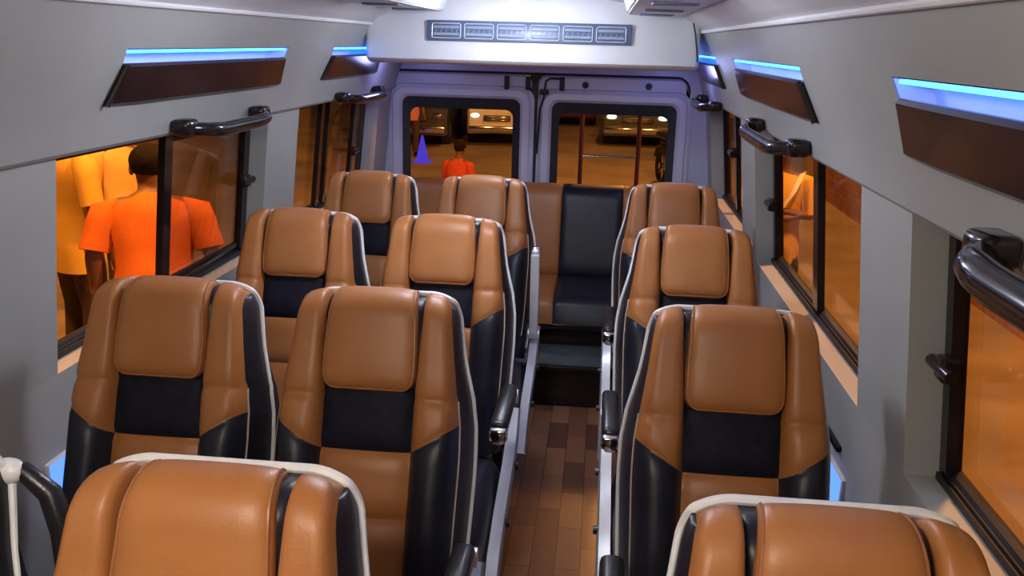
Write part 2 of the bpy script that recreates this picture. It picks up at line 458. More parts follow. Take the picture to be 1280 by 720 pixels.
side_window('window_2', -1, *WIN_L[1], [(4.06, .02), (4.17, .015), (4.62, .018)], latch=(4.60, 1.09))
side_window('window_3', 1, *WIN_R[0], [(1.632, .016), (.9, .02)], latch=(1.60, 1.11))
side_window('window_4', 1, *WIN_R[1], [(2.72, .03), (3.42, .018)], latch=(3.39, 1.10))
side_window('window_5', 1, *WIN_R[2], [(4.45, .02), (4.92, .018)], latch=(4.45, 1.17))

# ------------------------------------------------------------------ rear wall with the two doors
D1 = (-1.205, -.405); D2 = (-.368, .462); DZ0, DZ1 = .22, 1.485
bm = bmesh.new()
o_ = rrect(CX, .93, 2.02, 1.86, .03); i_ = rrect((D1[0] + D2[1]) / 2, (DZ0 + DZ1) / 2, D2[1] - D1[0] + .016, DZ1 - DZ0 + .016, .07)
rings_y(bm, [(o_, YR), (i_, YR), (i_, YR + .05), (o_, YR + .05)], closed_loop=True)
struct('wall_rear', bm, M['paint'], ang=30)
bm = bmesh.new()      # dark sealing strip around the door opening
tube(bm, [(x, YR - .004, z) for x, z in rrect((D1[0] + D2[1]) / 2, (DZ0 + DZ1) / 2, D2[1] - D1[0] + .014, DZ1 - DZ0 + .014, .07)], .006, 8, closed=True)
struct('trim_5', bm, M['rubber'])
def rear_door(name, x0, x1, wx0, wx1, wz0, wz1):
    root = empty(name, ((x0 + x1) / 2, YR, 0), kind='structure'); cx = (x0 + x1) / 2
    dcx, dcz, dw, dh = 0, (DZ0 + DZ1) / 2, x1 - x0, DZ1 - DZ0
    wcx, wcz, ww, wh = (wx0 + wx1) / 2 - cx, (wz0 + wz1) / 2, wx1 - wx0, wz1 - wz0
    bm = bmesh.new()
    rings_y(bm, [(rrect(dcx, dcz, dw, dh, .05), .045), (rrect(dcx, dcz, dw, dh, .05), .0), (rrect(dcx, dcz, dw - .02, dh - .02, .045), -.012),
                 (rrect(wcx, wcz, ww + .16, wh + .15, .085), -.012), (rrect(wcx, wcz, ww + .145, wh + .135, .08), .004)], mi=[0] * 4)
    link('door_panel', bm, M['paint'], root, ang=25)
    bm = bmesh.new()
    rings_y(bm, [(rrect(wcx, wcz, ww + .145, wh + .135, .08), .004), (rrect(wcx, wcz, ww + .10, wh + .09, .07), -.022), (rrect(wcx, wcz, ww + .03, wh + .03, .05), -.022),
                 (rrect(wcx, wcz, ww, wh, .045), -.004), (rrect(wcx, wcz, ww, wh, .045), .045)])
    link('window_surround', bm, M['paintlt'], root, ang=25)
    bm = bmesh.new()   # dark band printed on the glass edge, thick gasket
    gi = rrect(wcx, wcz - .012, ww - .085, wh - .10, .045)
    rings_y(bm, [(rrect(wcx, wcz, ww, wh, .045), -.004), (gi, .006), (gi, .02), (rrect(wcx, wcz, ww, wh, .045), .02)], closed_loop=True)
    link('gasket', bm, M['rubber'], root, ang=30)
    bm = bmesh.new(); bm.faces.new([bm.verts.new((x, .010, z)) for x, z in gi]); bm.faces.new([bm.verts.new((x, .015, z)) for x, z in gi])
    link('pane', bm, M['glassrear'], root, smooth=False)
    return root
d1 = rear_door('door_1', *D1, -1.145, -.466, .70, 1.348)
d2 = rear_door('door_2', *D2, -.288, .41, .70, 1.340)
def door_bit(par, name, x, z, kind, m='rubber'):
    bm = bmesh.new(); x -= par.location.x
    if kind == 'tab': box(bm, (x, -.02, z), (.028, .022, .075), .005)
    else: cyl(bm, (x, -.012, z), (x, -.024, z), .019, .015)
    link(name, bm, M[m], par)
door_bit(d1, 'hinge_tab', -.545, 1.44, 'tab'); door_bit(d1, 'hinge_tab', -.425, 1.44, 'tab')
door_bit(d2, 'hinge_tab', -.235, 1.44, 'tab')
door_bit(d2, 'rubber_plug', -.105, 1.438, 'plug'); door_bit(d2, 'rubber_plug', .245, 1.44, 'plug')
bm = bmesh.new()
tube(bm, [(x, YR - .022, z) for x, z in ((-.22, 1.468), (-.30, 1.470), (-.325, 1.455), (-.33, 1.41), (-.335, 1.36), (-.355, 1.30), (-.36, 1.18), (-.365, 1.05))], .006, 8)
box(bm, (-.332, YR - .024, 1.395), (.05, .02, .03), .008)
tag(link('door_cable', bm, M['rubber']), 'thin black cable running down between the two rear doors', 'cable')
bm = bmesh.new(); box(bm, (-.387, YR + .022, .85), (.06, .02, 1.30)); struct('trim_6', bm, M['rubber'], smooth=False)

# ladder on the outside of the right rear door
lad = empty('rear_ladder', (0, 5.36, 0), 0, 'dark ladder bars outside the right rear door window', 'ladder')
for x in (-.118, .218):
    bm = bmesh.new(); tube(bm, [(x, 0, -.1), (x, 0, .9), (x, 0, 1.55)], .014, 10); link('rail', bm, M['carmaroon'], lad)
for z in (.40, .71, 1.02):
    bm = bmesh.new(); tube(bm, [(-.118, 0, z), (.218, 0, z)], .009, 10); link('rung', bm, M['chrome'], lad)

# ------------------------------------------------------------------ roof console / air conditioner at the rear
CY = 4.10
ac = empty('air_conditioner', (CX - .017, CY, 1.565), 0, 'white roof air conditioning console with a slate strip of vents', 'air conditioner')
bm = bmesh.new(); Wc = .742
prof = [(0.0, .0), (-.012, .012), (-.008, .10), (.02, .24), (.06, .285), (1.04, .285), (1.04, .012), (.03, -.01)]
def rsec(x, ins): 
    return [bm.verts.new((x, y + (ins if y < .5 else 0), lerp(z, .14, ins * 4))) for y, z in prof]
secs = [rsec(-Wc, .02), rsec(-Wc + .006, .008), rsec(-Wc + .02, 0), rsec(Wc - .02, 0), rsec(Wc - .006, .008), rsec(Wc, .02)]
for A, B in zip(secs, secs[1:]):
    for k in range(len(prof)): bm.faces.new((A[k], A[(k + 1) % len(prof)], B[(k + 1) % len(prof)], B[k]))
bm.faces.new(secs[0]); bm.faces.new(secs[-1])
link('housing', bm, M['white_case'], ac, ang=35)
vx0, vx1, vz0, vz1 = -.458, .443, .092, .180     # vent strip on the front face, local
bm = bmesh.new(); tilt = Matrix.Rotation(rad(-8), 3, 'X')
box(bm, ((vx0 + vx1) / 2, -.006, (vz0 + vz1) / 2), (vx1 - vx0, .03, vz1 - vz0), .005, rot=tilt)
vp = link('vent_panel', bm, M['ventdark'], ac)
for k in range(6):
    w = (vx1 - vx0 - .03) / 6; x = vx0 + .015 + w * (k + .5)
    bm = bmesh.new()
    tube(bm, [(x + a, -.024 + (b - .136) * .14, b) for a, b in rrect(0, (vz0 + vz1) / 2, w - .018, .062, .008, 3)], .0028, 6, closed=True)
    fr = link('air_vent', bm, M['ventlt'], ac)
    bm = bmesh.new()
    for q in (-.016, .014): box(bm, (x, -.024 + q * .14, .136 + q), (w - .030, .010, .013), .002, rot=Matrix.Rotation(rad(-25), 3, 'X'))
    for j in range(5):
        xx = x - w / 2 + .026 + (w - .052) * j / 4
        box(bm, (xx, -.021, .136), (.003, .008, .045), 0, rot=Matrix.Rotation(rad(12), 3, 'Y'))
    link('louvre', bm, M['ventmid'], fr, smooth=False)
bm = bmesh.new(); tube(bm, [(.60, -.016, .255), (.655, -.014, .25), (.70, -.016, .21), (.716, -.016, .15), (.728, -.014, .08), (.735, -.01, .03)], .004, 6)
link('cable', bm, M['rubber'], ac)

# ceiling ducts on both sides in front of the console
def duct(x0, x1, label):
    root = empty('ceiling_duct', ((x0 + x1) / 2, 3.3, 1.80), 0, label, 'ceiling duct', 'white ceiling ducts')
    w = x1 - x0; bm = bmesh.new()
    secs = []
    for y, s in ((-.9, .75), (-.86, 1), (.70, 1), (.74, .8)):
        secs.append([bm.verts.new((a * w / 2 * s, y, z)) for a, z in ((-1, .05), (-.86, -.015), (.80, -.02), (1, .05))])
    for A, B in zip(secs, secs[1:]):
        for k in range(4): bm.faces.new((A[k], A[(k + 1) % 4], B[(k + 1) % 4], B[k]))
    bm.faces.new(secs[0]); bm.faces.new(secs[-1])
    bmesh.ops.bevel(bm, geom=bm.edges[:], offset=.006, segments=2, affect='EDGES')
    link('duct_body', bm, M['white_case'], root)
    for y in (-.5, .05, .52):
        bm = bmesh.new(); box(bm, (.0, y, -.02), (w * .5, .09, .008), .003); link('slot_vent', bm, M['ventdark'], root)
duct(-.95, -.68, 'white moulded ceiling duct at the top edge, left of the bright lamp')
duct(.06, .33, 'white moulded ceiling duct with dark slots, right of the bright lamp')

# ceiling lamps
LAMPS = []
def ceiling_lamp(x, y, z, r, label, em):
    root = empty('ceiling_lamp', (x, y, z), 0, label, 'ceiling lamp')
    bm = bmesh.new(); lathe(bm, [(r * .9, .012), (r, .006), (r, -.006), (r * .92, -.012), (r * .9, -.004)], n=32); link('bezel', bm, M['white_case'], root)
    bm = bmesh.new(); lathe(bm, [(r * .89, -.004), (r * .8, -.016), (r * .4, -.022), (.001, -.023)], n=32); link('diffuser', bm, em, root)
ceiling_lamp(-.36, 3.62, 1.84, .085, 'round white ceiling lamp glaring in front of the rear console', M['lampw'])

# ------------------------------------------------------------------ grab handles
def grab_handle(sgn, y0, y1, z, label, r=.020, out=.07):
    root = empty('grab_handle', (CX + sgn * .85, (y0 + y1) / 2, z), 0, label, 'grab handle', 'black grab handles above the windows')
    h = (y1 - y0) / 2
    bm = bmesh.new(); P = []
    for t in [k / 16 for k in range(17)]:
        y = -h + 2 * h * t; e = min(t, 1 - t)
        d = out * min(1, (e / .14)) ** .5 if e < .14 else out
        P.append((-sgn * d, y, -.012 * min(1, e / .25)))
    tube(bm, P, [r * (1.05 if .15 < k / 16 < .85 else .95) for k in range(17)], 12)
    link('bar', bm, M['gloss'], root)
    for e in (-1, 1):
        bm = bmesh.new(); box(bm, (-sgn * .022, e * (h - .012), .004), (.055, .075, .046), .014, 3); link('mount', bm, M['gloss'], root)
grab_handle(-1, 2.40, 2.98, 1.405, 'black grab bar above the front left window, over the sliding sash')
grab_handle(-1, 3.95, 4.62, 1.400, 'black grab bar above the rear left window beside the rear door')
grab_handle(1, .62, 1.20, 1.415, 'large black grab handle at the right picture edge above the brick wall view', r=.024)
grab_handle(1, 2.40, 3.12, 1.410, 'black grab handle above the middle right window, under the slanted panel')
grab_handle(1, 4.25, 4.85, 1.395, 'small black grab handle on the right wall next to the rear door')

# ------------------------------------------------------------------ passenger seats
TILT = rad(20); SEATZ = .495; ARC_R = .05; VC = .642
Fv = Vector((0, sin(TILT), cos(TILT))); Fn = Vector((0, -cos(TILT), sin(TILT)))
def BK(x, v, w): return Vector((x, 0, SEATZ)) + Fv * v + Fn * w
HWF = [(0, .176), (.15, .188), (.36, .194), (.43, .191), (.50, .182), (.56, .173), (.642, .163)]
def hwf(v): return interp(v, HWF)
HWR = [(0, .190), (.15, .210), (.34, .217), (.42, .215), (.48, .205), (.53, .188), (.58, .174), (.642, .165)]
TT = [(0, .15), (.3, .165), (.45, .145), (.56, .120), (.642, .108)]
XC = [(0, .094), (.48, .095), (.56, .099), (.642, .103)]
B1, B2, B3 = .232, .368, .497
def backrest_mesh():
    bm = bmesh.new()
    rows = []                                      # (segment, fraction, offset, groove)
    bounds_c = [0, B1, B2, B3, VC]
    for k in range(4):
        n = (5, 4, 3, 4)[k]
        if k == 0: rows.append((0, 0, 0, 0))
        lo = .016 if k else 0; hi = .016 if k < 3 else 0
        for j in range(n + 1):
            if k == 0 and j == 0: continue
            rows.append((k, j / n, (lo, hi), 0))
        if k < 3:
            rows.append((k, 'b', -.006, .6)); rows.append((k + 1, 'a', 0, 1)); rows.append((k + 1, 'a', .006, .6))
    phis = [12, 24, 36, 48, 60, 72, 84, 94, None]
    cs = [-.97, -.9, -.7, -.45, -.2, 0, .2, .45, .7, .9, .97]
    us = [0, .03, .09, .2, .35, .5, .65, .78, .88, .95, 1]
    cols = [('w', u, -1) for u in reversed(us)] + [('c', a, 0) for a in cs] + [('w', u, 1) for u in us]
    nc = len(cols)
    def bound(k, kind, u):
        return B2 + .062 * u if (k == 2 and kind == 'w') else (B3 - .018 if (k == 3 and kind == 'w') else bounds_c[k])
    def v_of(row, kind, u):
        k, f, off, g = row
        if f == 'b': return bound(k + 1, kind, u) + off
        if f == 'a': return bound(k, kind, u) + off
        if f == 0 and off == 0: return 0
        lo, hi = off
        return lerp(bound(k, kind, u) + lo, bound(k + 1, kind, u) - hi, f)
    def wing(u, h):
        p = 1 - abs((u - .5) / .5) ** lerp(3, 10, max(0, min(1, (.045 - h) / .02)))
        return h * p - (.016 if h > .034 else .007) * max(0, (u - .72) / .28) ** 2 - .004 * (1 - min(1, u / .06))
    def bulge(v): return interp(v, [(0, .03), (.2, .052), (.38, .044), (.5, .033), (.58, .027), (.65, .025)])
    G = []; edgeF = []; edgeR = []
    mats = []
    for row in rows:
        L = []
        for kind, u, s in cols:
            v = v_of(row, kind, abs(u))
            if kind == 'c':
                x = u * interp(v, XC); w = .010 * (1 - u * u)
                if row[3] and not (row[0] == 2 and row[1] == 'b'): w -= .010 * row[3]
                w -= .006 * max(0, (abs(u) - .9) / .1)
            else:
                xc = interp(v, XC); x = s * lerp(xc, hwf(v), u); w = wing(u, bulge(v))
                kk = row[0] if row[1] == 'a' else row[0] + 1
                if row[3] and kk in (2, 3): w -= .006 * row[3] * (1 if u < .9 else .3)
            L.append(bm.verts.new(BK(x, v, w)))
        G.append(L)
        vR = v_of(row, 'w', 1)
        edgeF.append(L[0].co.copy()); edgeR.append((interp(vR, HWR), vR, -interp(vR, TT)))
    nmain = len(rows)
    for ip, ph in enumerate(phis):
        last = ph is None; t = 1 if last else ph / 103; a = rad(103 if last else ph); L = []
        for kind, u, s in cols:
            half = .163 - .012 * t
            if kind == 'c': x = u * .103; q = .010 * (1 - u * u) * (1 - t)
            else: x = s * lerp(.103, half, u); q = wing(u, .025) * (1 - .75 * t ** 1.5) - .015 * u ** 2 * sin(a)
            if last: L.append(bm.verts.new(BK(x, VC + .055 - (.013 * u * u if kind == 'w' else 0), -.080)))
            else: L.append(bm.verts.new(BK(x, VC + (ARC_R + q) * sin(a), -ARC_R + (ARC_R + q) * cos(a))))
        G.append(L)
        endv, endw = VC + .047, -.080
        edgeR.append((lerp(.165, .151, t), lerp(VC, endv, t ** .7), lerp(-.108, endw, t ** 1.6)))
    def fmat(r, c):
        kind = cols[c][0] if cols[c][0] == cols[c + 1][0] else 'c'
        if r >= nmain - 1: return 0 if kind == 'w' else 1
        seg = rows[r][0] if rows[r][1] != 'b' else rows[r][0]
        if kind == 'w': return 0 if seg >= 2 else 1
        return 0 if seg < 2 else (2 if seg == 2 else 1)
    for r in range(len(G) - 1):
        for c in range(nc - 1):
            f = bm.faces.new((G[r][c], G[r][c + 1], G[r + 1][c + 1], G[r + 1][c])); f.material_index = fmat(r, c)
    # sides and back
    nR = len(G); pipes = {-1: [], 1: []}; RE = {}
    for s, ci in ((-1, 0), (1, nc - 1)):
        prev = None; RE[s] = []
        for r in range(nR):
            fv = G[r][ci]; rx, rv, rw = edgeR[r]
            rp = BK(s * rx, rv, rw)
            tt = interp(rv, [(.47, .66), (.60, .92), (.66, 1)]); pipes[s].append(fv.co.lerp(rp, tt) + Vector((s * .006 * sin(pi * tt), 0, 0)))
            if r == nR - 1: chain = [fv] * 5
            else:
                chain = [fv]
                for t in (.25, .5, .75):
                    p = fv.co.lerp(rp, t) + Vector((s * .006 * sin(pi * t), 0, 0)); chain.append(bm.verts.new(p))
                chain.append(bm.verts.new(rp))
            RE[s].append(chain[-1])
            if prev:
                for k in range(4):
                    vs = []
                    for v in (prev[k], prev[k + 1], chain[k + 1], chain[k]):
                        if v not in vs: vs.append(v)
                    if len(vs) > 2: bm.faces.new(vs).material_index = 1
            prev = chain
    prev = None
    for r in range(nR):
        if r == nR - 1: L = G[r]
        else:
            a, b = RE[-1][r], RE[1][r]; L = [a]
            for c in range(1, nc - 1):
                t = c / (nc - 1); p = a.co.lerp(b.co, t) - Fn * .022 * sin(pi * t); L.append(bm.verts.new(p))
            L.append(b)
        if prev:
            for c in range(nc - 1):
                vs = []
                for v in (prev[c], prev[c + 1], L[c + 1], L[c]):
                    if v not in vs: vs.append(v)
                if len(vs) > 2: bm.faces.new(vs).material_index = 1
        else:
            for c in range(nc - 1):
                bm.faces.new((G[0][c], G[0][c + 1], L[c + 1], L[c])).material_index = 1
        prev = L
    top = [G[-1][c].co + Fv * .006 for c in range(nc)]
    front = {s: [G[r][0 if s < 0 else nc - 1].co.copy() for r in range(nR)] for s in (-1, 1)}
    return bm, pipes, top, front, nmain

def pad_mesh(alist, blist, fmap, hfun, back, mat):
    """closed padded sheet; fmap(a,b,h) -> point"""
    bm = bmesh.new()
    T = [[bm.verts.new(fmap(a, b, hfun(a, b))) for a in alist] for b in blist]
    U = [[bm.verts.new(fmap(a, b, back)) for a in alist] for b in blist]
    na, nb = len(alist), len(blist)
    for j in range(nb - 1):
        for i in range(na - 1):
            m = mat((alist[i] + alist[i + 1]) / 2, (blist[j] + blist[j + 1]) / 2)
            bm.faces.new((T[j][i], T[j][i + 1], T[j + 1][i + 1], T[j + 1][i])).material_index = m
            bm.faces.new((U[j][i], U[j][i + 1], U[j + 1][i + 1], U[j + 1][i])).material_index = m
    for j in range(nb - 1):
        for i in (0, na - 1):
            m = mat(alist[i], (blist[j] + blist[j + 1]) / 2)
            bm.faces.new((T[j][i], T[j + 1][i], U[j + 1][i], U[j][i])).material_index = m
    for i in range(na - 1):
        for j in (0, nb - 1):
            m = mat((alist[i] + alist[i + 1]) / 2, blist[j])
            bm.faces.new((T[j][i], T[j][i + 1], U[j][i + 1], U[j][i])).material_index = m
    return bm

def sym(n, p=.55):
    return [(1 if t >= 0 else -1) * abs(t) ** p for t in [-1 + 2 * k / n for k in range(n + 1)]]

SMESH = {}
def seat_meshes(root):
    bm, pipes, top, front, nmain = backrest_mesh()
    link('backrest', bm, [M['tan'], M['black'], M['mesh']], root, ang=55)
    # white piping on the rear edges and across the top
    path = [p + Vector((-.003, 0, 0)) for p in pipes[-1][1:-1]] + top + [p + Vector((.003, 0, 0)) for p in reversed(pipes[1][1:-1])]
    rs = [.0042 + .0026 * max(0, min(1, (p.z - 1.0) / .1)) for p in path]
    bm = bmesh.new(); tube(bm, path, rs, 8); link('piping', bm, M['white'], root)
    for s in (-1, 1):
        bm = bmesh.new(); tube(bm, [p + Fn * .001 + Vector((s * .0008, 0, 0)) for p in front[s][2:nmain - 6]], .0022, 6)
        link('edge_seam', bm, M['beige'], root)
    # headrest pillow: wraps from the front over the top
    v0 = B3 - .006; span1 = VC - v0; span2 = ARC_R * rad(100)
    def base(b):      # b in [-1,1] -> (v,w, normal v, normal w)
        s = (b + 1) / 2 * (span1 + span2)
        if s <= span1: return v0 + s, 0, 0, 1
        a = (s - span1) / ARC_R
        return VC + ARC_R * sin(a), -ARC_R + ARC_R * cos(a), sin(a), cos(a)
    def halfw(b):
        w = interp(b, [(-1, .0985), (-.3, .0985), (.3, .094), (.75, .086), (1, .082)])
        if b < -.72:      # rounded lower corners
            t = (-.72 - b) / .28; w -= .036 * (1 - math.sqrt(max(0, 1 - t * t)))
        return w
    def fmap(a, b, h):
        v, w, nv, nw = base(b); w0 = .008
        return BK(a * halfw(b), v + nv * (h + w0), w + nw * (h + w0))
    def hf(a, b):
        ea = max(0, 1 - abs(a) ** 9) ** .5
        eb = max(0, 1 - max(0, -b) ** 9) ** .5 * (1 if b < .4 else lerp(1, .12, ((b - .4) / .6) ** 1.6))
        return .020 * ea * eb + .005 * (1 - a * a) * eb
    bl = sorted(set([-1, -.995, -.98, -.955, -.92, -.87, -.8, -.7, -.55] + [-.4 + 1.4 * k / 16 for k in range(17)]))
    al = [-1, -.995, -.975, -.94, -.88, -.78, -.6, -.4, -.2, 0, .2, .4, .6, .78, .88, .94, .975, .995, 1]
    bm = pad_mesh(al, bl, fmap, hf, -.006, lambda a, b: 0)
    pil = link('headrest_pillow', bm, M['tan'], root, ang=60)
    bm = bmesh.new()
    lf = [fmap(-1, b, .006) for b in reversed(bl)]; lo = [fmap(a, -1, .004) for a in al]; rt = [fmap(1, b, .006) for b in bl]
    loop = [fmap(-.955, b, hf(-.955, b) + .0005) for b in reversed(bl) if b > -.93] + [fmap(a, -.965, hf(a, -.965) + .0005) for a in al[3:-3]] + [fmap(.955, b, hf(.955, b) + .0005) for b in bl if b > -.93]
    tube(bm, loop, .0022, 6); link('pillow_seam', bm, M['tanpipe'], pil)
    # seat cushion, tan centre and black bolsters
    Wd = .208; y0, y1 = -.50, .05
    def cm(a, b, h): return Vector((a * Wd * (1 - .05 * max(0, -b)), lerp(y0, y1, (b + 1) / 2), SEATZ - .085 - .03 * (b * .5) + h))
    def ch(a, b):
        ea = max(0, 1 - abs(a) ** 8) ** .5; eb = max(0, 1 - abs(b) ** 10) ** .5
        side = .022 * max(0, min(1, (abs(a) - .5) / .15)) if abs(a) > .5 else 0
        return (.085 + side) * ea * eb
    al2 = [-1, -.99, -.96, -.9, -.8, -.68, -.58, -.52, -.48, -.3, -.1, .1, .3, .48, .52, .58, .68, .8, .9, .96, .99, 1]
    bm = pad_mesh(al2, sym(18), cm, ch, -.055, lambda a, b: 0 if abs(a) < .5 else 1)
    link('seat_cushion', bm, [M['tan'], M['black']], root, ang=60)
    # pedestal: two side frames with feet and cross tubes
    bm = bmesh.new()
    box(bm, (0, -.22, .34), (.36, .44, .03), .006)
    for s in (-1, 1):
        tube(bm, [(s * .15, -.42, .012), (s * .15, -.40, .33), ], .018, 10); tube(bm, [(s * .15, -.02, .012), (s * .15, -.05, .33)], .018, 10)
        box(bm, (s * .15, -.22, .012), (.045, .50, .024), .006)
    tube(bm, [(-.15, -.40, .18), (.15, -.40, .18)], .012, 8)
    link('base_frame', bm, M['plastic'], root)

def armrest(root, s, raised=False):
    piv = Vector((s * .228, .03 if not raised else .10, .685 if not raised else .57))
    R_ = Matrix.Rotation(rad(-84 if raised else 0), 3, 'X')
    e = empty('armrest', piv); e.parent = root; e.rotation_euler = R_.to_euler()
    L = .30 if not raised else .33
    bm = bmesh.new(); box(bm, (0, -L / 2, -.012), (.032, L + .03, .022), .009, 3)
    cyl(bm, (-.022, 0, -.012), (.022, 0, -.012), .02)
    link('arm_support', bm, M['silver'], e)
    if raised:
        bm = bmesh.new(); box(bm, (0, -L / 2, -.028), (.034, L, .014), .006, 3); link('arm_backing', bm, M['white_case'], e)
    bm = bmesh.new(); box(bm, (0, -L / 2 - .015, .018), (.046 if not raised else .03, L - .02, .042), .014, 3); link('arm_pad', bm, M['plastic'], e)
    bm = bmesh.new(); box(bm, (0, -L - .006, .005), (.048 if not raised else .034, .03, .04), .011, 3); link('end_cap', bm, M['chrome'], e)

def side_trim(root, s):
    pts = [(.17, .575), (.12, .50), (.04, .452), (-.08, .425), (-.20, .395), (-.32, .345), (-.40, .285)]
    bm = bmesh.new(); A = []; X0 = s * .212
    for i, (y, z) in enumerate(pts):
        a = Vector(pts[max(0, i - 1)]); b = Vector(pts[min(len(pts) - 1, i + 1)]); t = (b - a).normalized(); n = Vector((-t.y, t.x))
        w = .030 if 0 < i < len(pts) - 1 else .018
        A.append([bm.verts.new((X0 + dx * s, y + n.x * k * w, z + n.y * k * w)) for dx, k in ((0, -1), (.030, -.7), (.036, 0), (.030, .7), (0, 1))])
    for P, Q in zip(A, A[1:]):
        for k in range(5): bm.faces.new((P[k], P[(k + 1) % 5], Q[(k + 1) % 5], Q[k]))
    bm.faces.new(A[0]); bm.faces.new(A[-1])
    st = link('side_trim', bm, M['silver'], root, ang=50)
    for y, z in ((.03, .452), (-.20, .395)):
        bm = bmesh.new(); cyl(bm, (X0 + s * .026, y, z), (X0 + s * .046, y, z), .014, .011); link('bolt', bm, M['plastic'], st)

def make_seat(loc, label, side=None, raised=False, proto=None):
    if proto is None:
        root = empty('passenger_seat', loc); seat_meshes(root)
    else: root = dup(proto, loc)
    tag(root, label, 'seat', 'tan and black passenger seats')
    return root
ROWY = {'A': .993, 'B': 1.8265, 'C': 2.676, 'D': 3.5211}
SX = {'window': -.902, 'front window': -.930, 'aisle': -.452, 'single': .289}
Y0 = {k: v - .295 for k, v in ROWY.items()}
LBL = {
 ('A', 'window'): 'seat cut off at the bottom left corner, with black hoop handle and white piping',
 ('A', 'aisle'): 'large tan and black seat in the front row at bottom left, white piping behind headrest',
 ('A', 'single'): 'front row single seat at bottom right, only its tan headrest and white piping showing',
 ('B', 'window'): 'second row window seat, tan and black, before the left window showing people',
 ('B', 'aisle'): 'tan and black aisle seat in the second row left, right behind the bottom left headrest',
 ('B', 'single'): 'tan and black single seat in the second row on the right side',
 ('C', 'window'): 'tan and black window seat in the third row on the left side',
 ('C', 'aisle'): 'third row left aisle seat, tan and black, with chrome tipped armrest lowered',
 ('C', 'single'): 'tan and black single seat in the third row on the right side',
 ('D', 'window'): 'farthest tan and black window seat on the left, before the rear bench',
 ('D', 'aisle'): 'tan and black aisle seat in the last row of pairs, silver armrest raised upright',
 ('D', 'single'): 'tan and black single seat in the farthest row on the right, before the rear bench'}
proto = None
pending = []
for r in 'ABCD':
    for c in ('window', 'aisle', 'single'):
        loc = (SX['front window' if (r, c) == ('A', 'window') else c], Y0[r], 0)
        s = make_seat(loc, LBL[(r, c)], proto=proto)
        if proto is None: proto = s
        pending.append((s, r, c))
for s, r, c in pending:
    if c == 'window': continue
    sd = 1 if c == 'aisle' else -1
    armrest(s, sd, raised=(r == 'D' and c == 'aisle')); side_trim(s, sd)
    if r == 'A' : pass
# hoop handle on the front window seat
s0 = pending[0][0]
bm = bmesh.new()
hp = [BK(.135, .665, -.10), BK(.178, .668, -.112), BK(.212, .64, -.122), BK(.230, .59, -.132), BK(.240, .53, -.142), BK(.240, .46, -.15), BK(.205, .40, -.15)]
tube(bm, hp, [.012, .014, .016, .017, .017, .016, .013], 10); h = link('hoop_handle', bm, M['plastic'], s0)
bm = bmesh.new(); ellipsoid(bm, BK(.160, .668, -.106), (.024, .018, .018)); link('handle_mount', bm, M['white'], h)

# ------------------------------------------------------------------ rear bench and step
bench = empty('rear_bench', (CX, 4.60, 0), 0, 'long rear bench with tan sides and a black centre panel, under the rear doors', 'bench')
bx0, bx1 = CX - .86, CX + .86
def bsheet(name, y0, y1, z0, z1, thick, axis):
    cuts = [-.86, -.52, -.21, .12, .455, .86]      # local x of panel joins (second from right is the black one)
    al = []
    for a, b in zip(cuts, cuts[1:]):
        al += [a, a + .004, a + .012, a + .04, (a + b) / 2, b - .04, b - .012, b - .004]
    al.append(.86)
    def jn(x): return min(abs(x - c) for c in cuts)
    def hf(a, b):
        e = 1 - .012 / (.012 + 0) if 0 else 1
        g = min(1, jn(a) / .012) ** .5
        eb = max(0, 1 - abs(b) ** 10) ** .5
        return thick * eb * (.86 + .14 * g) if jn(a) > 1e-6 or abs(a) < .85 else thick * .55 * eb
    def fm(a, b, h):
        t = (b + 1) / 2
        if axis == 'back': return Vector((a, lerp(y0, y1, t) - 4.6 - h, lerp(z0, z1, t)))
        return Vector((a, lerp(y0, y1, t) - 4.6, z0 + h))
    bm = pad_mesh(al, sym(18), fm, hf, 0, lambda a, b: 1 if .12 < a < .455 else 0)
    return link(name, bm, [M['tan'], M['black']], bench, ang=50)
bsheet('bench_back', 4.88, 5.0, .40, .905, .09, 'back')
bsheet('bench_cushion', 4.30, 4.92, .30, .30, .125, 'seat')
bm = bmesh.new()
box(bm, (0, .03, .155), (1.72, .62, .29), .012); box(bm, (0, -.285, .285), (1.74, .03, .035), .01)
link('bench_base', bm, M['gloss'], bench)
bm = bmesh.new(); box(bm, (CX, 4.13, .10), (1.82, .33, .20), .012); box(bm, (CX, 3.965, .19), (1.82, .02, .022), .006)
stp = tag(link('rear_step', bm, M['gloss']), 'glossy dark step across the aisle end below the rear bench', 'step')

bm = bmesh.new(); box(bm, (CX, 4.125, .202), (1.80, .29, .008), .002); link('step_top', bm, M['step'], stp)

# ------------------------------------------------------------------ outside: road and brick wall
bm = bmesh.new(); box(bm, (0, 12, ROAD - .05), (90, 110, .1)); struct('ground', bm, M['road'], smooth=False)
bm = bmesh.new(); box(bm, (3.62, 9.0, ROAD + 1.4), (.24, 13.0, 2.8)); box(bm, (3.60, 9.0, ROAD + 2.86), (.34, 13.0, .12), .02)
tag(link('brick_wall', bm, M['brick'], smooth=False), 'reddish brick boundary wall outside the right windows', 'wall')
bm = bmesh.new(); box(bm, (4.6, 31.0, ROAD + 1.2), (10, .3, 2.4)); box(bm, (4.6, 30.95, ROAD + 2.45), (10.1, .4, .12), .02)
M['plaster'] = noisy('yellow_plaster', (.62, .42, .12), (.70, .48, .15), 1.5, rough=.8)
tag(link('plaster_wall', bm, M['plaster'], smooth=False), 'yellow plastered wall far behind, seen through the right rear door', 'wall')
bm = bmesh.new(); box(bm, (-9.5, 14, ROAD + 1.1), (.3, 22, 2.2))
M['mud'] = noisy('brown_plaster', (.26, .13, .07), (.36, .19, .10), 1.8, rough=.85, bump=.4, bscale=12, detail=8)
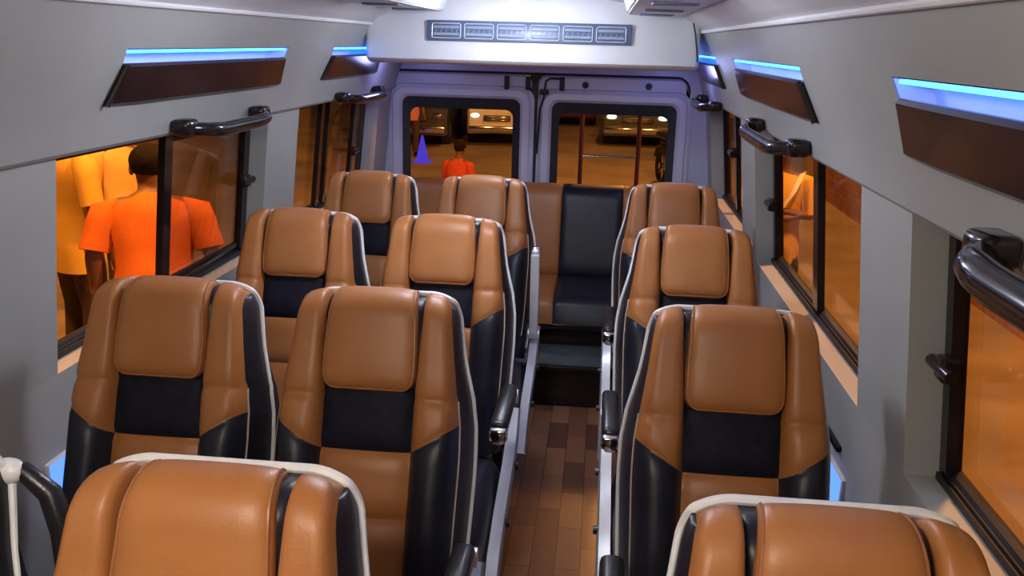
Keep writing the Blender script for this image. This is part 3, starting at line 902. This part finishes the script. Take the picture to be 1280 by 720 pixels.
for k in range(9): box(bm, (-9.32, 4.4 + 2.4 * k, ROAD + 1.2), (.2, .3, 2.4), .02)
box(bm, (-9.4, 14, ROAD + 2.3), (.5, 22.2, .2), .03)
tag(link('compound_wall', bm, M['mud'], smooth=False), 'brown compound wall across the street outside the left windows', 'wall')

# ------------------------------------------------------------------ vehicles
def wheel(par, x, y, r, w):
    o = bmesh.new(); n = 24
    prof = [(r * .55, -w / 2), (r * .92, -w / 2), (r, -w * .3), (r, w * .3), (r * .92, w / 2), (r * .55, w / 2)]
    rings = [[o.verts.new((z, rr * cos(2 * pi * k / n), rr * sin(2 * pi * k / n))) for k in range(n)] for rr, z in prof]
    for A, B in zip(rings, rings[1:]):
        for k in range(n): o.faces.new((A[k], A[(k + 1) % n], B[(k + 1) % n], B[k]))
    wh = link('wheel', o, M['rubber'], par, loc=(x, y, r))
    o = bmesh.new(); cyl(o, (-w * .42, 0, 0), (w * .42, 0, 0), r * .56, n=20)
    for k in range(5):
        a = 2 * pi * k / 5
        for s in (-1, 1): box(o, (s * w * .44, r * .3 * cos(a), r * .3 * sin(a)), (.02, r * .14, r * .14), .004)
    link('hub_cap', o, M['chrome'], wh)

def vehicle(name, loc, rz, W, prof, glassprof, paint, label, cat, lights=True, rear=False, grille=True):
    """body lofted across the width from a side profile (y,z), front towards -y"""
    root = empty(name, loc, rz, label, cat)
    bm = bmesh.new(); secs = []
    for s, ins, dz in ((-1, .0, 0), (-.93, 1, 0), (0, 1, .01), (.93, 1, 0), (1, 0, 0)):
        row = []
        for y, z in prof:
            zt = max(z for _, z in prof); tl = max(0, (z - .9) / max(.01, zt - .9)) if zt > .9 else 0
            cy_ = sum(p[0] for p in prof) / len(prof)
            yy = y if ins else lerp(y, cy_, .03); zz = z + dz if ins else lerp(z, .75, .04)
            row.append(bm.verts.new((s * W / 2 * (1 - .16 * tl), yy, zz)))
        secs.append(row)
    for A, B in zip(secs, secs[1:]):
        for k in range(len(prof)): bm.faces.new((A[k], A[(k + 1) % len(prof)], B[(k + 1) % len(prof)], B[k]))
    bm.faces.new(secs[0]); bm.faces.new(secs[-1])
    link('body', bm, paint, root, ang=35)
    # windscreen, as a panel set on the raked front of the cabin
    (ya, za), (yb, zb) = glassprof
    for nm, s in (('windscreen', 1),):
        bm = bmesh.new(); d = Vector((0, za - zb, yb - ya)).normalized() * .02
        q = []
        for (y, z), hw in (((ya, za), W * .43), ((yb, zb), W * .37)):
            q.append([(-hw, y, z), (hw, y, z)])
        lo, hi = q
        v = [bm.verts.new(Vector(p) + Vector((0, -.02, .006))) for p in (lo[0], lo[1], hi[1], hi[0])] + [bm.verts.new(Vector(p) + Vector((0, .02, -.006))) for p in (lo[0], lo[1], hi[1], hi[0])]
        bm.faces.new(v[:4]); bm.faces.new(v[4:])
        for k in range(4): bm.faces.new((v[k], v[(k + 1) % 4], v[4 + (k + 1) % 4], v[4 + k]))
        link(nm, bm, M['carglass'], root, smooth=False)
    ymin = min(p[0] for p in prof); ymax = max(p[0] for p in prof); zt = max(p[1] for p in prof)
    for s in (-1, 1):       # side glass
        bm = bmesh.new(); zc = lerp(za, zb, .55)
        tl = max(0, (zc - .9) / (zt - .9))
        box(bm, (s * W / 2 * (1 - .16 * tl) , lerp(yb, ymax, .42), zc), (.03, (ymax - yb) * .66, abs(zb - za) * .72), .012, rot=Matrix.Rotation(-s * .10, 3, 'Y'))
        link('side_glass', bm, M['carglass'], root)
    for s in (-1, 1):
        bm = bmesh.new(); ellipsoid(bm, (s * W * .37, ymin + .03, .68), (.11, .05, .055), u=14, v=10)
        link('tail_lamp' if rear else 'headlamp', bm, (M['taillamp'] if rear else M['headlamp']) if lights else M['chrome'], root)
        bm = bmesh.new(); box(bm, (s * (W / 2 + .07), ya + .1, za + .08), (.16, .07, .12), .03); link('mirror', bm, paint, root)
    if grille:
        bm = bmesh.new(); box(bm, (0, ymin + .015, .62), (W * .46, .06, .13), .02); link('grille', bm, M['plastic'], root)
        bm = bmesh.new()
        for z in (.585, .62, .655): box(bm, (0, ymin - .018, z), (W * .44, .02, .012), .003)
        link('grille_bar', bm, M['chrome'], root)
    bm = bmesh.new(); box(bm, (0, ymin + .04, .38), (W * .96, .16, .16), .04); link('bumper', bm, M['chrome'] if grille else paint, root)
    for s in (-1, 1):
        for y in (lerp(ymin, ymax, .2), lerp(ymin, ymax, .8)): wheel(root, s * (W / 2 - .08), y, .31, .19)
    return root
VAN = [(-2.1, .28), (-2.14, .75), (-2.05, .98), (-1.45, 1.12), (-.85, 1.78), (-.5, 1.86), (2.0, 1.86), (2.15, 1.6), (2.2, .7), (2.15, .28)]
CAR = [(-2.0, .25), (-2.06, .62), (-1.9, .80), (-.95, .92), (-.35, 1.40), (0, 1.46), (1.0, 1.42), (1.6, 1.02), (2.0, .95), (2.08, .6), (2.0, .25)]
VG = ((-1.38, 1.18), (-.90, 1.72)); CG = ((-.88, .97), (-.40, 1.36))
vehicle('van', (-2.52, 21.9, ROAD), rad(6), 1.30, VAN, VG, M['carwhite'], 'white van with headlamps lit, parked behind the left rear door window', 'van')
vehicle('van', (-2.75, 27.0, ROAD), rad(4), 1.35, VAN, VG, M['carwhite'], 'second pale van standing right behind the lit van through left rear window', 'van', lights=False)
vehicle('car', (-4.25, 21.2, ROAD), rad(4), 1.6, CAR, CG, M['cargrey'], 'dark grey car standing in shade, left rear door window', 'car', lights=False)
vehicle('car', (.88, 22.6, ROAD), rad(-3), 1.55, CAR, CG, M['cargrey'], 'dark car with two lit headlamps seen through the right rear door window', 'car')
vehicle('car', (-1.0, 27.4, ROAD), rad(2), 1.5, CAR, CG, M['carmaroon'], 'dark red car with red lamps at the left of the right rear window', 'car', rear=True, grille=False)

def motorcycle(loc, rz, label):
    root = empty('motorcycle', loc, rz, label, 'motorcycle')
    for y, nm in ((-.62, 'front_wheel'), (.62, 'rear_wheel')):
        bm = bmesh.new(); tube(bm, [(0, y + .26 * cos(a), .31 + .26 * sin(a)) for a in [2 * pi * k / 28 for k in range(28)]], .05, 10, closed=True)
        w = link(nm, bm, M['rubber'], root)
        bm = bmesh.new(); cyl(bm, (-.05, y, .31), (.05, y, .31), .05)
        for k in range(8): tube(bm, [(0, y, .31), (0, y + .24 * cos(2 * pi * k / 8), .31 + .24 * sin(2 * pi * k / 8))], .008, 6)
        link('spokes', bm, M['chrome'], w)
    bm = bmesh.new()
    for s in (-1, 1): tube(bm, [(s * .07, -.62, .31), (s * .07, -.42, .82), (s * .06, -.36, .98)], .02, 8)
    link('fork', bm, M['chrome'], root)
    bm = bmesh.new(); tube(bm, [(0, -.40, .84), (0, -.10, .55), (0, .1, .34), (0, .62, .31)], .03, 8); tube(bm, [(0, -.38, .80), (0, .2, .68), (0, .75, .70)], .03, 8); tube(bm, [(0, .2, .68), (0, .15, .35)], .025, 8)
    link('frame', bm, M['plastic'], root)
    bm = bmesh.new(); box(bm, (0, .0, .42), (.24, .34, .30), .05, 3); link('engine', bm, M['cargrey'], root)
    bm = bmesh.new(); ellipsoid(bm, (0, -.12, .84), (.14, .27, .13)); link('fuel_tank', bm, M['cargrey'], root)
    bm = bmesh.new(); box(bm, (0, .42, .82), (.24, .66, .10), .045, 3); link('seat', bm, M['black'], root)
    bm = bmesh.new(); tube(bm, [(-.36, -.28, 1.02), (-.2, -.36, 1.02), (0, -.38, 1.0), (.2, -.36, 1.02), (.36, -.28, 1.02)], .016, 8); link('handlebar', bm, M['chrome'], root)
    bm = bmesh.new(); ellipsoid(bm, (0, -.50, .88), (.10, .08, .10)); link('headlamp', bm, M['chrome'], root)
    bm = bmesh.new(); box(bm, (0, -.58, .68), (.20, .015, .16), .004); link('number_plate', bm, M['white'], root)
    bm = bmesh.new(); tube(bm, [(.13, -.1, .3), (.14, .3, .26), (.15, .85, .34)], [.025, .035, .045], 10); link('exhaust', bm, M['chrome'], root)
    for y in (-.62, .62):
        bm = bmesh.new()
        A = [[bm.verts.new((x, y + .35 * cos(a), .31 + .35 * sin(a))) for x in (-.07, .07)] + [bm.verts.new((x, y + .335 * cos(a), .31 + .335 * sin(a))) for x in (.07, -.07)] for a in [rad(20 + 14 * k) for k in range(11)]]
        for P, Q in zip(A, A[1:]):
            for k in range(4): bm.faces.new((P[k], P[(k + 1) % 4], Q[(k + 1) % 4], Q[k]))
        bm.faces.new(A[0]); bm.faces.new(A[-1]); link('mudguard', bm, M['cargrey'], root)
motorcycle((1.16, 14.6, ROAD), rad(12), 'parked dark motorcycle at the right edge of the right rear window')
bm = bmesh.new(); lathe(bm, [(.17, 0), (.17, .03), (.12, .035), (.02, .50), (.001, .505)], n=20)  # added cone shape that reproduces a blue reflection seen at the rear window
tag(link('blue_reflection_cone', bm, M['c_blue'], loc=(-3.36, 16.8, ROAD)), 'blue cone shape glowing in place of a reflection, left of the left rear window', 'cone')

# ------------------------------------------------------------------ people outside
def skin_mesh(name, nodes, edges, mat, parent, root_i=0, sub=2):
    """continuous surface grown around a joint tree; nodes: (x,y,z,r) or (x,y,z,rx,ry)"""
    me = bpy.data.meshes.new(name); me.from_pydata([n[:3] for n in nodes], edges, [])
    o = bpy.data.objects.new(name, me); COL.objects.link(o)
    m = o.modifiers.new('Skin', 'SKIN'); m.use_smooth_shade = True; m.branch_smoothing = .4
    sv = me.skin_vertices[0].data
    for i, n in enumerate(nodes):
        sv[i].radius = (n[3], n[4] if len(n) > 4 else n[3]); sv[i].use_root = (i == root_i)
    s = o.modifiers.new('Sub', 'SUBSURF'); s.levels = sub; s.render_levels = sub
    dg = bpy.context.evaluated_depsgraph_get(); dg.update()
    me2 = bpy.data.meshes.new_from_object(o.evaluated_get(dg)); me2.name = name
    bpy.data.objects.remove(o)
    o2 = bpy.data.objects.new(name, me2); COL.objects.link(o2)
    me2.materials.clear(); me2.materials.append(mat)
    for p in me2.polygons: p.use_smooth = True
    o2.parent = parent
    return o2

def person(loc, rz, label, shirt, trousers, H=1.7, arms='down', lean=0.0, crouch=False, cap=None, strap=False, girth=1.0):
    """figure facing -y in its own frame; arms: down / folded / forward"""
    root = empty('person', loc, rz, label, 'person'); k = H / 1.7; root.scale = (girth, 1, 1)
    bend = Matrix.Rotation(lean, 3, 'X')
    hipz = .90 * k if not crouch else .30 * k
    hip = Vector((0, 0, hipz))
    def up(x, y, z):                      # upper body point, z above the hip, leaned forward
        return tuple(hip + bend @ Vector((x * k, y * k, z * k)))
    J = {}
    J['pel'] = up(0, 0, .02); J['waist'] = up(0, 0, .16); J['chest'] = up(0, .005, .36); J['neckb'] = up(0, .01, .53); J['neck'] = up(0, -.005, .59)
    J['head0'] = up(0, -.02, .655); J['head1'] = up(0, -.015, .74)
    for s, n in ((-1, 'l'), (1, 'r')):
        J['sh' + n] = up(s * .175, .01, .49)
        if arms == 'down': J['el' + n] = up(s * .245, .02, .22); J['wr' + n] = up(s * .25, -.07, -.01); d = Vector((0, -.12, -1))
        elif arms == 'folded': J['el' + n] = up(s * .25, -.03, .24); J['wr' + n] = up(-s * .03, -.20, .27 + s * .03); d = Vector((-s, -.1, .15))
        else: J['el' + n] = up(s * .24, -.08, .25); J['wr' + n] = up(s * .16, -.29, .25); d = Vector((-s * .2, -1, .1))
        J['d' + n] = (bend @ d).normalized()
        if not crouch:
            J['hp' + n] = (s * .085 * k, 0, .87 * k); J['kn' + n] = (s * .10 * k, -.015 * k, .48 * k); J['an' + n] = (s * .105 * k, .03 * k, .09 * k); J['toe' + n] = (s * .12 * k, -.12 * k, .035 * k)
        else:
            J['hp' + n] = (s * .09 * k, 0, hipz); J['kn' + n] = (s * .16 * k, -.36 * k, .47 * k); J['an' + n] = (s * .13 * k, -.12 * k, .09 * k); J['toe' + n] = (s * .15 * k, -.28 * k, .035 * k)
    N = []; E = []; I = {}
    def add(n, p, r, r2=None, par=None):
        I[n] = len(N); N.append((*p, r * k, (r2 or r) * k))
        if par is not None: E.append((I[par], I[n]))
    add('pel', J['pel'], .125, .10); add('waist', J['waist'], .12, .09, 'pel'); add('chest', J['chest'], .135, .10, 'waist'); add('neckb', J['neckb'], .07, .06, 'chest'); add('neck', J['neck'], .052, .052, 'neckb')
    add('h0', J['head0'], .068, .078, 'neck'); add('h1', J['head1'], .078, .095, 'h0')
    top_ = up(0, -.01, .80); add('h2', top_, .05, .06, 'h1')
    for n in 'lr':
        s = -1 if n == 'l' else 1
        add('sh' + n, J['sh' + n], .055, None, 'neckb'); add('el' + n, J['el' + n], .04, None, 'sh' + n); add('wr' + n, J['wr' + n], .027, None, 'el' + n)
        w = Vector(J['wr' + n]); d = J['d' + n]; side = d.cross(Vector((s, .2, .3))).normalized(); nr = side.cross(d).normalized()
        palm = w + d * .06 * k; add('pa' + n, tuple(palm), .024, .034, 'wr' + n)
        for j, L in enumerate((.068, .078, .072, .055)):
            o_ = side * ((j - 1.5) * .019) * k
            add(f'f{j}a{n}', tuple(palm + d * .035 * k + o_), .009, None, 'pa' + n)
            add(f'f{j}b{n}', tuple(palm + d * (.035 + L * .5) * k + o_ + nr * .006 * k), .0085, None, f'f{j}a{n}')
            add(f'f{j}c{n}', tuple(palm + d * (.035 + L * .9) * k + o_ + nr * .022 * k), .0075, None, f'f{j}b{n}')
        add('ta' + n, tuple(w + d * .03 * k - side * .035 * k), .011, None, 'wr' + n); add('tb' + n, tuple(w + d * .075 * k - side * .052 * k + nr * .012 * k), .0095, None, 'ta' + n)
        add('hp' + n, J['hp' + n], .085, None, 'pel'); add('kn' + n, J['kn' + n], .056, None, 'hp' + n); add('an' + n, J['an' + n], .038, None, 'kn' + n); add('to' + n, J['toe' + n], .036, .034, 'an' + n)
    body = skin_mesh('body', N, E, M['skin'], root)
    # face: nose, eyes, mouth, ears
    hc = Vector(J['head1']); fr = bend @ Vector((0, -1, 0)); uz = bend @ Vector((0, 0, 1)); rx = Vector((1, 0, 0))
    Rh = Matrix((rx, -fr, uz)).transposed()
    bm = bmesh.new(); ellipsoid(bm, hc + fr * .098 * k - uz * .03 * k, (.013 * k, .022 * k, .026 * k), Rh, 10, 8); link('nose', bm, M['skin'], body)
    for s in (-1, 1):
        bm = bmesh.new(); ellipsoid(bm, hc + rx * s * .080 * k + uz * -.03 * k, (.012 * k, .022 * k, .034 * k), Rh, 10, 8); link('ear', bm, M['skin'], body)
    for s in (-1, 1):
        bm = bmesh.new(); ellipsoid(bm, hc + fr * .082 * k + rx * s * .032 * k - uz * .005 * k, (.014 * k, .012 * k, .008 * k), Rh, 10, 8); link('eye', bm, M['eye'], body)
    bm = bmesh.new(); ellipsoid(bm, hc + fr * .078 * k - uz * .075 * k, (.026 * k, .014 * k, .008 * k), Rh, 10, 8); link('mouth', bm, M['lip'], body)
    # hair cap, or a cloth cap over it
    bm = bmesh.new(); ellipsoid(bm, hc + uz * .015 * k - fr * .012 * k, (.090 * k, .108 * k, .105 * k), Rh, 24, 16)
    cut = [v for v in bm.verts if (v.co - hc).dot(fr) > .055 * k and (v.co - hc).dot(uz) < .045 * k or (v.co - hc).dot(uz) < -.10 * k]
    bmesh.ops.delete(bm, geom=cut, context='VERTS'); ho = link('hair', bm, M['hair'], root)
    so = ho.modifiers.new('Thick', 'SOLIDIFY'); so.thickness = .008
    if cap:
        bm = bmesh.new(); ellipsoid(bm, hc + uz * .05 * k, (.098 * k, .115 * k, .085 * k), Rh, 24, 14)
        bmesh.ops.delete(bm, geom=[v for v in bm.verts if (v.co - hc).dot(uz) < .035 * k], context='VERTS')
        box(bm, hc + fr * .14 * k + uz * .04 * k, (.14 * k, .10 * k, .012 * k), .005, rot=Rh)
        c_ = link('cap', bm, cap, root); c_.modifiers.new('Thick', 'SOLIDIFY').thickness = .006
    # shirt: lofted torso, with sleeves to the elbow
    def loft(levels, n=28, fold=.0):
        bm = bmesh.new(); rings = []
        for li, (p, a, b) in enumerate(levels):
            ring = []
            for q in range(n):
                t = 2 * pi * q / n; f = 1 + fold * sin(3 * t + li * 1.3) * (1 if li < len(levels) - 3 else 0)
                ring.append(bm.verts.new(Vector(p) + bend @ Vector((a * k * f * cos(t), b * k * f * sin(t), 0))))
            rings.append(ring)
        for A, B in zip(rings, rings[1:]):
            for q in range(n): bm.faces.new((A[q], A[(q + 1) % n], B[(q + 1) % n], B[q]))
        bm.faces.new(rings[0]); bm.faces.new(rings[-1]); return bm
    hz = -.17 if not crouch else -.06
    lv = [(tuple(hip + Vector((0, .004, hz * k))), .182, .142), (tuple(hip + Vector((0, .002, hz * .5 * k))), .180, .140), (up(0, 0, .04), .173, .136), (up(0, .0, .14), .160, .120), (up(0, .0, .25), .166, .122), (up(0, .005, .36), .180, .128),
          (up(0, .008, .43), .186, .120), (up(0, .01, .48), .188, .104), (up(0, .01, .515), .155, .088), (up(0, .008, .54), .095, .074), (up(0, .005, .565), .066, .064)]
    sh_ = link('shirt', loft(lv, fold=.03), shirt, root, ang=80)
    for n in 'lr':
        a, b = Vector(J['sh' + n]), Vector(J['el' + n]); inn = a + (Vector(up(0, .01, .40)) - a) * .34
        a = a + Vector((0, 0, .008 * k)); pts = [inn, a.lerp(inn, .38) + Vector((0, 0, .004)), a.lerp(b, .08), a.lerp(b, .35), a.lerp(b, .6), a.lerp(b, .8), a.lerp(b, .93)]
        bm = bmesh.new(); tube(bm, pts, [.030 * k, .060 * k, .072 * k, .072 * k, .067 * k, .066 * k, .065 * k], 16); link('sleeve', bm, shirt, sh_, ang=80)
    # trousers: seat piece and two legs
    hv = [(tuple(hip + Vector((0, 0, -.10 * k))), .130, .105), (tuple(hip + Vector((0, 0, -.04 * k))), .158, .122), (tuple(hip + Vector((0, 0, .03 * k))), .160, .122), (up(0, 0, .10), .152, .114), (up(0, 0, .13), .148, .110)]
    tr = link('trousers', loft(hv), trousers, root, ang=80)
    for n in 'lr':
        hp, kn, an = Vector(J['hp' + n]), Vector(J['kn' + n]), Vector(J['an' + n])
        pts = [hp + (hp - kn) * .08, hp, hp.lerp(kn, .3), hp.lerp(kn, .65), hp.lerp(kn, .92), kn.lerp(an, .08), kn.lerp(an, .35), kn.lerp(an, .7), kn.lerp(an, .97)]
        bm = bmesh.new(); tube(bm, pts, [r_ * k for r_ in (.080, .094, .098, .088, .076, .074, .070, .066, .064)], 18); link('trouser_leg', bm, trousers, tr, ang=80)
    for n in 'lr':
        a = Vector(J['an' + n]); t = Vector(J['toe' + n]); bm = bmesh.new()
        dv = t - a; ang = math.atan2(dv.x, -dv.y)
        Rz = Matrix.Rotation(ang, 3, 'Z')
        ellipsoid(bm, ((a.x + t.x) / 2, (a.y + t.y) / 2 - .01, .045 * k), (.05 * k, .145 * k, .05 * k), Rz, 16, 10); link('shoe', bm, M['rubber'], root)
    if strap:
        bm = bmesh.new(); P = [up(.15, -.09, .56), up(.10, -.165, .42), up(0, -.175, .25), up(-.12, -.165, .08), up(-.19, -.08, -.04)]
        A = [[bm.verts.new(Vector(p) + Vector((dx, dy, dx * .6))) for dx, dy in ((-.02, -.004), (.02, -.004), (.02, .004), (-.02, .004))] for p in P]
        for Pq, Q in zip(A, A[1:]):
            for kq in range(4): bm.faces.new((Pq[kq], Pq[(kq + 1) % 4], Q[(kq + 1) % 4], Q[kq]))
        bm.faces.new(A[0]); bm.faces.new(A[-1]); link('bag_strap', bm, M['white'], root)
    return root
person((-2.42, 4.58, ROAD), rad(200), 'person in an orange shirt with dark hair, back turned, outside the left window', M['c_orange'], M['c_dark'], H=1.62, lean=rad(16), girth=1.32)
person((-3.28, 5.28, ROAD), rad(150), 'person in a yellow shirt and dark trousers at the near edge of the left window', M['c_yellow'], M['c_dark'], H=1.80)
person((-3.75, 6.70, ROAD), rad(60), 'person in a pale yellow shirt and yellow cap, standing behind the orange shirt', M['c_cream'], M['c_dark'], H=1.62, cap=M['c_yellow'])
person((1.27, 6.45, ROAD), rad(-15), 'person in a yellow shirt with folded arms outside the middle right window', M['c_yellow'], M['c_navy'], H=1.66, arms='folded', strap=True)
person((-1.88, 11.6, ROAD), rad(160), 'person in red crouching on the road behind the bus', M['c_red'], M['c_dark'], H=1.48, crouch=True, arms='forward', lean=rad(10))
person((-3.75, 17.6, ROAD), rad(30), 'person in a pink top standing beside the blue cone-shaped glow', M['c_pink'], M['c_dark'], H=1.65)

# ------------------------------------------------------------------ light
def area(name, loc, rot, size, energy, col, sy=None, spread=None):
    l = bpy.data.lights.new(name, 'AREA'); l.energy = energy; l.color = col; l.size = size
    if sy: l.shape = 'RECTANGLE'; l.size_y = sy
    if spread: l.spread = spread
    o = bpy.data.objects.new(name, l); COL.objects.link(o); o.location = loc; o.rotation_euler = rot; return o
def point(name, loc, energy, col, r=.1):
    l = bpy.data.lights.new(name, 'POINT'); l.energy = energy; l.color = col; l.shadow_soft_size = r
    o = bpy.data.objects.new(name, l); COL.objects.link(o); o.location = loc; return o
point('ceiling_lamp_light', (-.36, 3.62, 1.77), 14, (.80, .85, 1), .05)
point('cabin_lamp_light', (CX, 2.2, 1.79), 20, (.86, .88, 1), .12)
point('cabin_lamp_light', (CX, .1, 1.79), 30, (1, .88, .74), .12)
for sd in (-1, 1):       # added blue fill brightening the rear doors, beyond what the strips give
    point('rear_blue_fill_light', (CX + sd * .70, 4.62, 1.50), 1.5, (.36, .38, 1), .05)
ORG = (1.0, .40, .08)
point('street_lamp_light', (2.2, 4.6, 6.2), 2500, ORG, .25)
point('street_lamp_light', (-3.4, 3.6, 6.2), 2100, ORG, .25)
point('street_lamp_light', (1.2, 15.5, 6.0), 1500, ORG, .25)

w = bpy.data.worlds.new('night'); SC.world = w; w.use_nodes = True
w.node_tree.nodes['Background'].inputs[0].default_value = (.012, .008, .010, 1)
w.node_tree.nodes['Background'].inputs[1].default_value = 1

SC.view_settings.view_transform = 'Standard'
try: SC.view_settings.look = 'None'
except Exception: pass
SC.view_settings.gamma = 1; SC.view_settings.use_curve_mapping = False
SC.view_settings.exposure = 0.0
